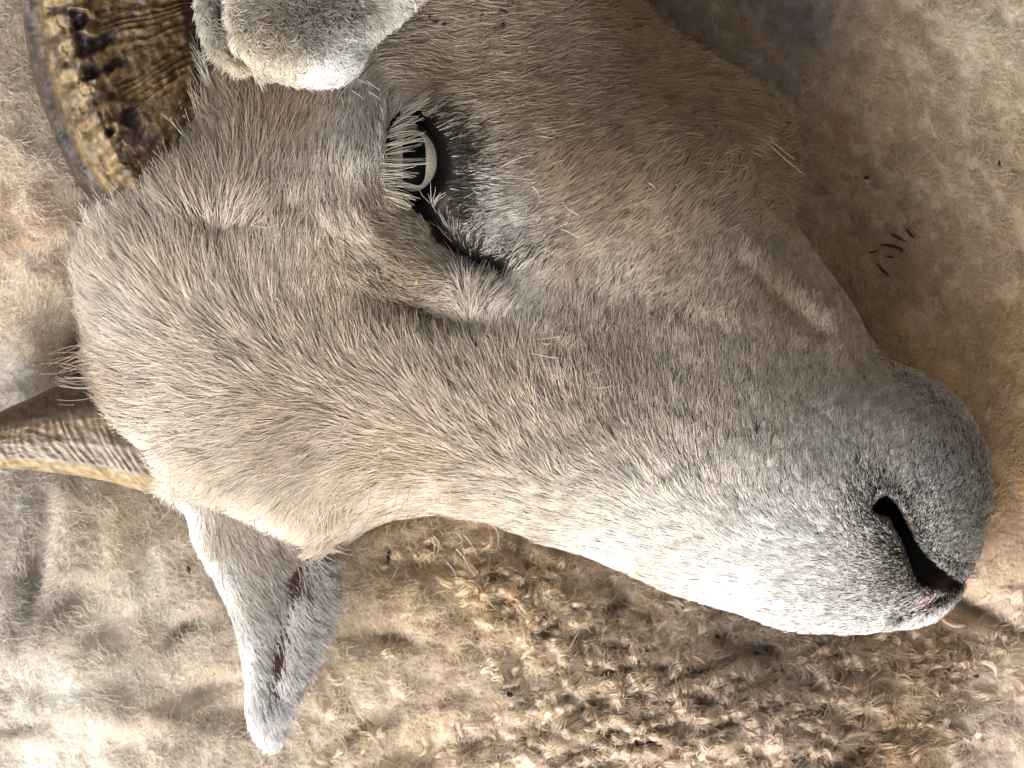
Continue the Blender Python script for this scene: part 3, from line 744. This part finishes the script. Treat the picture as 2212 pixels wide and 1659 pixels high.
strays('stray_hairs', [(455, 205, -112, 135, -.25, 60, 6, pale), (440, 190, -118, 110, -.3, 20, 10, tan), (395, 300, -130, 85, .2, 60, 16, pale), (330, 365, -122, 75, .2, 90, 22, pale), (300, 400, -118, 80, .2, 70, 22, pale), (430, 260, -115, 95, .1, 60, 18, tan),
    (265, 430, -125, 80, .2, 70, 18, pale), (225, 510, -130, 70, .2, 60, 18, pale), (200, 600, -135, 60, .2, 50, 16, pale), (390, 300, -150, 75, .6, 3, 5, pale), (450, 400, 150, 10, 0, 1, 0, pale),
    (215, 760, 175, 75, -.5, 16, 18, tan), (205, 820, 165, 85, .5, 16, 18, pale), (205, 790, 190, 110, -.8, 8, 16, tan), (240, 980, 215, 60, 0, 10, 18, pale),
    (330, 1030, 40, 60, .4, 8, 20, pale), (520, 470, 35, 120, -.7, 1, 0, pale), (1060, 690, 100, 60, .5, 1, 0, pale), (1250, 470, -160, 40, .5, 1, 0, pale), (1390, 400, 10, 34, .6, 1, 0, (.8, .74, .6)), (1210, 500, 20, 55, .5, 1, 0, pale),
    (1150, 410, 40, 50, .6, 1, 0, pale), (1080, 370, -35, 90, .1, 1, 0, tan), (1640, 290, 45, 110, 0, 2, 4, pale), (1220, 760, 175, 60, .3, 2, 20, pale), (1300, 830, 160, 60, .5, 2, 20, pale), (1500, 910, 150, 60, -.5, 1, 0, pale),
    (690, 1180, 120, 50, 1.2, 10, 22, pale), (840, 1120, 100, 46, .3, 12, 40, pale), (1000, 1125, 60, 50, .8, 10, 50, pale), (780, 970, 170, 90, -.4, 4, 60, pale), (560, 1000, 150, 120, -.6, 6, 90, pale), (640, 780, 120, 40, .4, 6, 60, tan),
    (1696, 280, -25, 24, .1, 20, 14, brn), (1706, 330, -15, 24, .1, 22, 14, brn), (1708, 390, -5, 24, .1, 22, 16, brn), (1704, 440, 0, 24, .1, 20, 14, brn), (1650, 225, -30, 22, .1, 16, 14, brn), (790, 180, 30, 36, .2, 4, 12, pale), (700, 188, 80, 26, .3, 10, 30, pale)])

# ------------------------------------------------------------------ the fleece behind
B = Field(-520, 2760, -620, 2320, 8)
BODY = spline([(-480, 200), (-420, -300), (0, -560), (1100, -600), (2200, -560), (2650, -300), (2720, 400), (2720, 1400), (2600, 2000), (2000, 2270), (1100, 2290), (200, 2270), (-350, 2050), (-460, 1200)])
dB = B.sdf(BODY)
zb = tps([(0, 250, -190), (120, 500, -170), (60, 650, -190), (-200, 500, -230), (165, 790, -520), (170, 700, -470), (30, 810, -350), (60, 1150, -330), (200, 1100, -330), (0, 1500, -330), (300, 1300, -320), (450, 1500, -320), (800, 1400, -315), (900, 1250, -330), (1100, 1200, -360),
    (1000, 1600, -300), (1400, 1500, -315), (1700, 1550, -320), (1700, 1430, -390), (2000, 1500, -350), (2150, 1250, -330), (2200, 1000, -300), (2050, 900, -340), (1950, 720, -350), (2150, 600, -330), (1850, 500, -440), (1850, 300, -440), (2000, 200, -400), (2180, 100, -360), (1700, 60, -470), (1500, -100, -520),
    (2120, 1350, -420), (2200, 1420, -330), (2600, 800, -450), (1100, 2000, -420), (-300, 1500, -450), (2500, 1900, -500), (800, 600, -480), (1400, 800, -520), (800, -300, -560), (1900, -300, -520), (-300, -200, -400)])(B.X, B.Y)
lockm = gauss(B.X, B.Y, 1500, 1560, 430, 150, -8) + .8 * gauss(B.X, B.Y, 1150, 1280, 200, 90, 20)
ua = B.X * .96 - B.Y * .27; va = B.X * .27 + B.Y * .96
va = va + 22 * fbm(ua, va, 120, 7)
lock = 1 - np.abs(2 * vnoise(ua * .45, va * 1.25, 34, 12)) * 2
lock2 = 1 - np.abs(2 * vnoise(ua * .6, va * 1.2, 19, 13)) * 2
zb += np.clip(lockm, 0, 1.1) * (46 * lock + 18 * lock2)
zb += 26 * fbm(B.X, B.Y, 200, 2) + 15 * fbm(B.X, B.Y, 60, 4) + 7 * fbm(B.X, B.Y, 24, 6, 2)
for (px, py, sx_, sy_, an, dp) in [(130, 1310, 42, 22, -35, 42), (215, 1375, 38, 24, -25, 34), (390, 1368, 34, 14, -35, 44), (440, 1495, 60, 16, -20, 40), (470, 1545, 70, 24, -5, 32), (775, 1585, 40, 12, -40, 36), (1050, 1605, 36, 14, -38, 36),
        (845, 1390, 34, 12, 10, 34), (1335, 1310, 22, 34, -25, 42), (20, 1580, 50, 9, -10, 26), (60, 1230, 22, 90, 10, 46), (880, 1640, 60, 18, -20, 34), (900, 1230, 60, 20, 0, 20), (1020, 1390, 24, 10, -60, 26), (1880, 1640, 60, 20, -30, 36),
        (2020, 830, 34, 20, -30, -46), (1640, 1420, 60, 18, 10, 44), (2140, 1330, 70, 16, 25, 46), (330, 1560, 30, 16, 0, -14), (200, 1540, 60, 40, 0, -18), (1720, 30, 70, 40, 20, 60), (150, 765, 38, 62, 10, 190), (172, 810, 26, 36, 0, 120)]:
    zb -= 1.9 * dp * gauss(B.X, B.Y, px, py, sx_, sy_, an)
rb = np.sqrt(np.clip(1 - (1 - np.clip(dB / 420, 0, 1)) ** 2, 0, 1))
zbf = -900 + (zb + 900) * rb
zbb = -900 - 900 * rb
fleece = thing('woolly_sheep', 'cream woolly sheep with matted dimpled fleece, right behind the horned head', 'sheep')
v, f = grid_solid(B, dB, zbf, zbb)
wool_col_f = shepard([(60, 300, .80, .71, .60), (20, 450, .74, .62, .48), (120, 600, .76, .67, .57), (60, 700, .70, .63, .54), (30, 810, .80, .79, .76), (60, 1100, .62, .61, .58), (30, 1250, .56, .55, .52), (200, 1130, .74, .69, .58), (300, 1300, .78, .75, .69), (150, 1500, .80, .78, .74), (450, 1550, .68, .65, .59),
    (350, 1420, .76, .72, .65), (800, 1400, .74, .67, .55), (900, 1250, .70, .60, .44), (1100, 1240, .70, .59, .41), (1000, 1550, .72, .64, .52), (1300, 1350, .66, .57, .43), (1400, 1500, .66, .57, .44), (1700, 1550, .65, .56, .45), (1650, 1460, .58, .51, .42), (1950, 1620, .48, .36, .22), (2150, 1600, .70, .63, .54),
    (2000, 1430, .62, .50, .34), (2150, 1250, .66, .58, .48), (2180, 1000, .64, .52, .36), (2000, 800, .70, .60, .42), (1950, 600, .52, .42, .29), (2150, 550, .66, .58, .46), (2100, 300, .62, .56, .45), (2150, 60, .70, .66, .56), (1900, 150, .60, .52, .41), (1800, 300, .54, .43, .30), (1600, 60, .46, .36, .25), (1720, 20, .42, .37, .33), (2120, 750, .56, .45, .30)], 3, 50)  # darker points beside the jaw hold the head's shade in the wool colour
def wool_col(x, y):
    c = wool_col_f(x, y); m = c.mean(-1, keepdims=True)
    c = m + (c - m) * (.68 + .34 * sstep(1650, 1850, x) * sstep(1350, 1150, y))[..., None]
    k = (sstep(1040, 1120, y) * (1 - sstep(900, 1300, x)) * sstep(90, 200, x))[..., None]
    return c * (1 - k + k * np.array([1.0, .985, .96])) * np.array([1.05, .985, .93])
cb = np.clip(wool_col(v[:, 0], v[:, 1]) * .92, 0, .85)
wb = mesh_obj('body', v, f.tolist(), M_FLEECE, fleece, True, cb)

# wool strands: fine wavy fibres, locks following the ridges
dHb = G.read(dH, B.X, B.Y)
hid = ((dHb > 90) & (B.X > 110) & (B.X < 2230) & (B.Y < 1450)).astype(float)
densB = (1 - hid)
nW = 250000
root, nrm = sample(B, dB, zbf, nW, 5, densB, (-90, 2310, -90, 1750))
x, y = root[:, 0], root[:, 1]
wf = shepard([(60, 300, .5, .8), (100, 600, -.2, .9), (60, 750, -.3, .7), (200, 1150, .6, .5), (300, 1400, -.6, .5), (600, 1600, .7, .2), (900, 1400, .6, .7), (1200, 1300, .7, .5), (1400, 1500, .9, -.3), (1700, 1560, .9, -.35), (2000, 1500, .8, .5), (2150, 1200, .2, .9), (2100, 800, .8, -.2), (1900, 600, .9, .2), (2100, 300, .9, -.15), (1800, 100, .9, .3)], 2.5, 60)(x, y)
ang = np.arctan2(wf[:, 1], wf[:, 0]) + 2.4 * fbm(x, y, 90, 41) + rng.normal(0, .55, nW)
wl = np.c_[np.cos(ang), np.sin(ang)]
T8 = np.linspace(0, 1, 8)
P, R, h, h2 = strands(root, nrm, wl, 48. - 20 * np.clip(B.read(lockm, x, y), 0, 1), .34 - .12 * np.clip(B.read(lockm, x, y), 0, 1), np.full(nW, .85), 18, .45, .5, .45, T8, sink=6, seed=30, bend=1.5)
f3 = P[:, -1] - P[:, 0]; f3 /= np.linalg.norm(f3, axis=1)[:, None]
sd = np.cross(nrm, f3)
phs = rng.random(nW)[:, None, None] * 6.28; fr = (5 + 9 * rng.random(nW))[:, None, None]; am = (1.5 + 4.5 * rng.random(nW))[:, None, None]
tt8 = T8[None, :, None]
P += sd[:, None] * am * np.sin(phs + fr * tt8) * np.minimum(1, tt8 * 3) + nrm[:, None] * am * .6 * np.cos(phs + fr * tt8) * np.minimum(1, tt8 * 3)
wc = tint(wool_col(x, y), h, h2, nW, .26)
hair_obj('wool', P, R, np.clip(wc * 1.1, 0, .88), M_WOOL, fleece)

# curled locks standing proud of the fleece
nl_ = 800; per = 14
pl = np.clip(gauss(B.X, B.Y, 1560, 1540, 360, 120, -8) + .6 * gauss(B.X, B.Y, 1120, 1270, 150, 50, 20) + .015 * sstep(700, 900, B.X), 0, 1)
lr, ln_ = sample(B, dB, zbf, nl_, 5, densB * pl, (-90, 2310, 1100, 1750))
a0 = np.where(lr[:, 0] > 1000, -.35, .5) + rng.normal(0, .5, nl_) + math.pi * (rng.random(nl_) < .35)
Ll = 26 + 34 * rng.random(nl_)
kap = rng.normal(0, 1.5, nl_)                    # how far each lock curls round
rib = 4 + 5 * rng.random(nl_)
T10 = np.linspace(0, 1, 10)
LK = np.zeros((nl_, per, 10, 3)); px = lr[:, 0].copy(); py = lr[:, 1].copy()
u1 = rng.normal(0, .55, (nl_, per)); u2 = rng.normal(0, .55, (nl_, per)); tw = rng.normal(0, 3.0, nl_)
for k, q in enumerate(T10):
    an_ = a0 + kap * q
    env = rib * (.35 + math.sin(math.pi * min(q * 1.0 + .12, 1)))
    cs, sn = np.cos(tw * q)[:, None], np.sin(tw * q)[:, None]
    v1 = (u1 * cs - u2 * sn) * env[:, None]; v2 = (u1 * sn + u2 * cs) * env[:, None]
    LK[:, :, k, 0] = px[:, None] - np.sin(an_)[:, None] * v1
    LK[:, :, k, 1] = py[:, None] + np.cos(an_)[:, None] * v1
    LK[:, :, k, 2] = B.read(zbf, px, py)[:, None] + 6 + 16 * math.sin(math.pi * q * .9) + v2 * .8
    px += Ll / 9 * np.cos(an_); py += Ll / 9 * np.sin(an_)
lcol = np.repeat(wool_col(lr[:, 0], lr[:, 1]) * (.9 + .3 * rng.random(nl_))[:, None], per, 0) * (.85 + .3 * rng.random(nl_ * per))[:, None]
hair_obj('wool_locks', LK.reshape(-1, 10, 3), np.full((nl_ * per, 1), 1.0) * (1 - .5 * T10[None]), np.clip(lcol * 1.1, 0, .9), M_WOOL, fleece)

# ------------------------------------------------------------------ bits of dirt and chaff
M_DIRT = skin_mat('dirt', (0.012, 0.010, 0.008), (0.05, 0.035, 0.025), 600, 0.8)
M_STRAW = skin_mat('straw', (0.42, 0.32, 0.13), (0.62, 0.50, 0.24), 500, 0.6)
def bit(name, label, cat, group, x, y, L_, W_, ang, mat, onhead):
    z = float((G.read(zh, np.array([x]), np.array([y])) if onhead else B.read(zbf, np.array([x]), np.array([y])))[0]) + (10 if onhead else 15)
    a = math.radians(ang); n_s, n_r = 7, 6
    V = []; F = []
    for k in range(n_s):
        s_ = k / (n_s - 1); w = W_ * .36 * (.1 + math.sin(math.pi * (.1 + .85 * s_))) * (1 + .25 * math.sin(5 * s_ + x))
        bx = (s_ - .5) * L_; by = .12 * L_ * math.sin(2.2 * s_ + y)
        for i in range(n_r):
            q = 2 * math.pi * i / n_r
            ox, oy = bx, by + w * math.cos(q)
            V.append((ox * math.cos(a) - oy * math.sin(a), ox * math.sin(a) + oy * math.cos(a), .7 * w * math.sin(q)))
    for k in range(n_s - 1):
        for i in range(n_r):
            p = k * n_r + i; q = k * n_r + (i + 1) % n_r
            F.append((p, q, q + n_r, p + n_r))
    F.append(tuple(range(n_r))[::-1]); F.append(tuple(range((n_s - 1) * n_r, n_s * n_r)))
    V = np.array(V) * np.array([U, -U, U])
    me = bpy.data.meshes.new(name); me.from_pydata(V.tolist(), [], F); me.materials.append(mat)
    me.polygons.foreach_set('use_smooth', np.ones(len(F), bool))
    o = link(bpy.data.objects.new(name, me))
    o.matrix_world = PLACE @ Matrix.Translation(Vector(to_m(np.array([x, y, z]))))
    o['label'] = label; o['category'] = cat
    if group: o['group'] = group
for (x, y, L_, W_, an, lab) in [
        (1098, 1510, 30, 15, 50, 'largest dark speck in the open cream fleece, away from head and ears'),
        (836, 1212, 30, 13, 85, 'dark upright speck in the fleece tucked under the brow, beside the pointed ear'),
        (394, 1236, 18, 8, 60, 'small dark speck in the fleece beside the outer edge of the pointed ear'),
        (1562, 1388, 16, 10, 20, 'small dark speck in the fleece along the underside of the muzzle'),
        (2128, 1474, 12, 10, 0, 'round dark speck in the fleece beyond the lips, below the nostril'),
        (1075, 1650, 20, 8, 80, 'thin dark speck in the curled locks farthest from the muzzle'),
        (2180, 345, 18, 6, 60, 'thin dark speck in the bright fleece level with the cheek'),
        (1890, 372, 14, 9, 20, 'tiny dark speck in the shaded fleece facing the jaw corner')]:
    bit('dirt_speck', lab, 'dirt', 'dirt specks in the fleece', x, y, L_, W_, an, M_DIRT, False)
for (x, y, L_, W_, an) in [(1962, 508, 44, 9, 15), (1948, 532, 60, 9, 5), (1930, 578, 50, 8, 35), (1984, 496, 30, 7, 40), (1905, 535, 24, 6, -10), (1940, 548, 24, 5, 20), (1968, 535, 18, 5, 40)]:
    bit('dirt_streak', 'thin black dirt streak in the shaded fleece beside the jaw', 'dirt', 'black streaks in the fleece beside the jaw', x, y, L_, W_, an, M_DIRT, False)
for (x, y, L_, W_, an) in [(1088, 30, 24, 13, 15), (940, 52, 14, 9, 30), (960, 58, 12, 8, 0), (1086, 62, 14, 12, 80), (930, 42, 8, 6, 0), (1040, 40, 9, 7, 0)]:
    bit('dirt_speck', 'tiny dark dirt speck on the neck hair behind the eye', 'dirt', 'dirt specks on the neck', x, y, L_, W_, an, M_DIRT, True)
for (x, y, L_, W_, an) in [(1065, 728, 30, 5, 10), (1180, 742, 20, 4, 0), (905, 612, 16, 5, -60)]:
    bit('straw_bit', 'short yellow chaff bit lying in the face hair below the eye', 'straw', 'chaff on the face', x, y, L_, W_, an, M_STRAW, True)
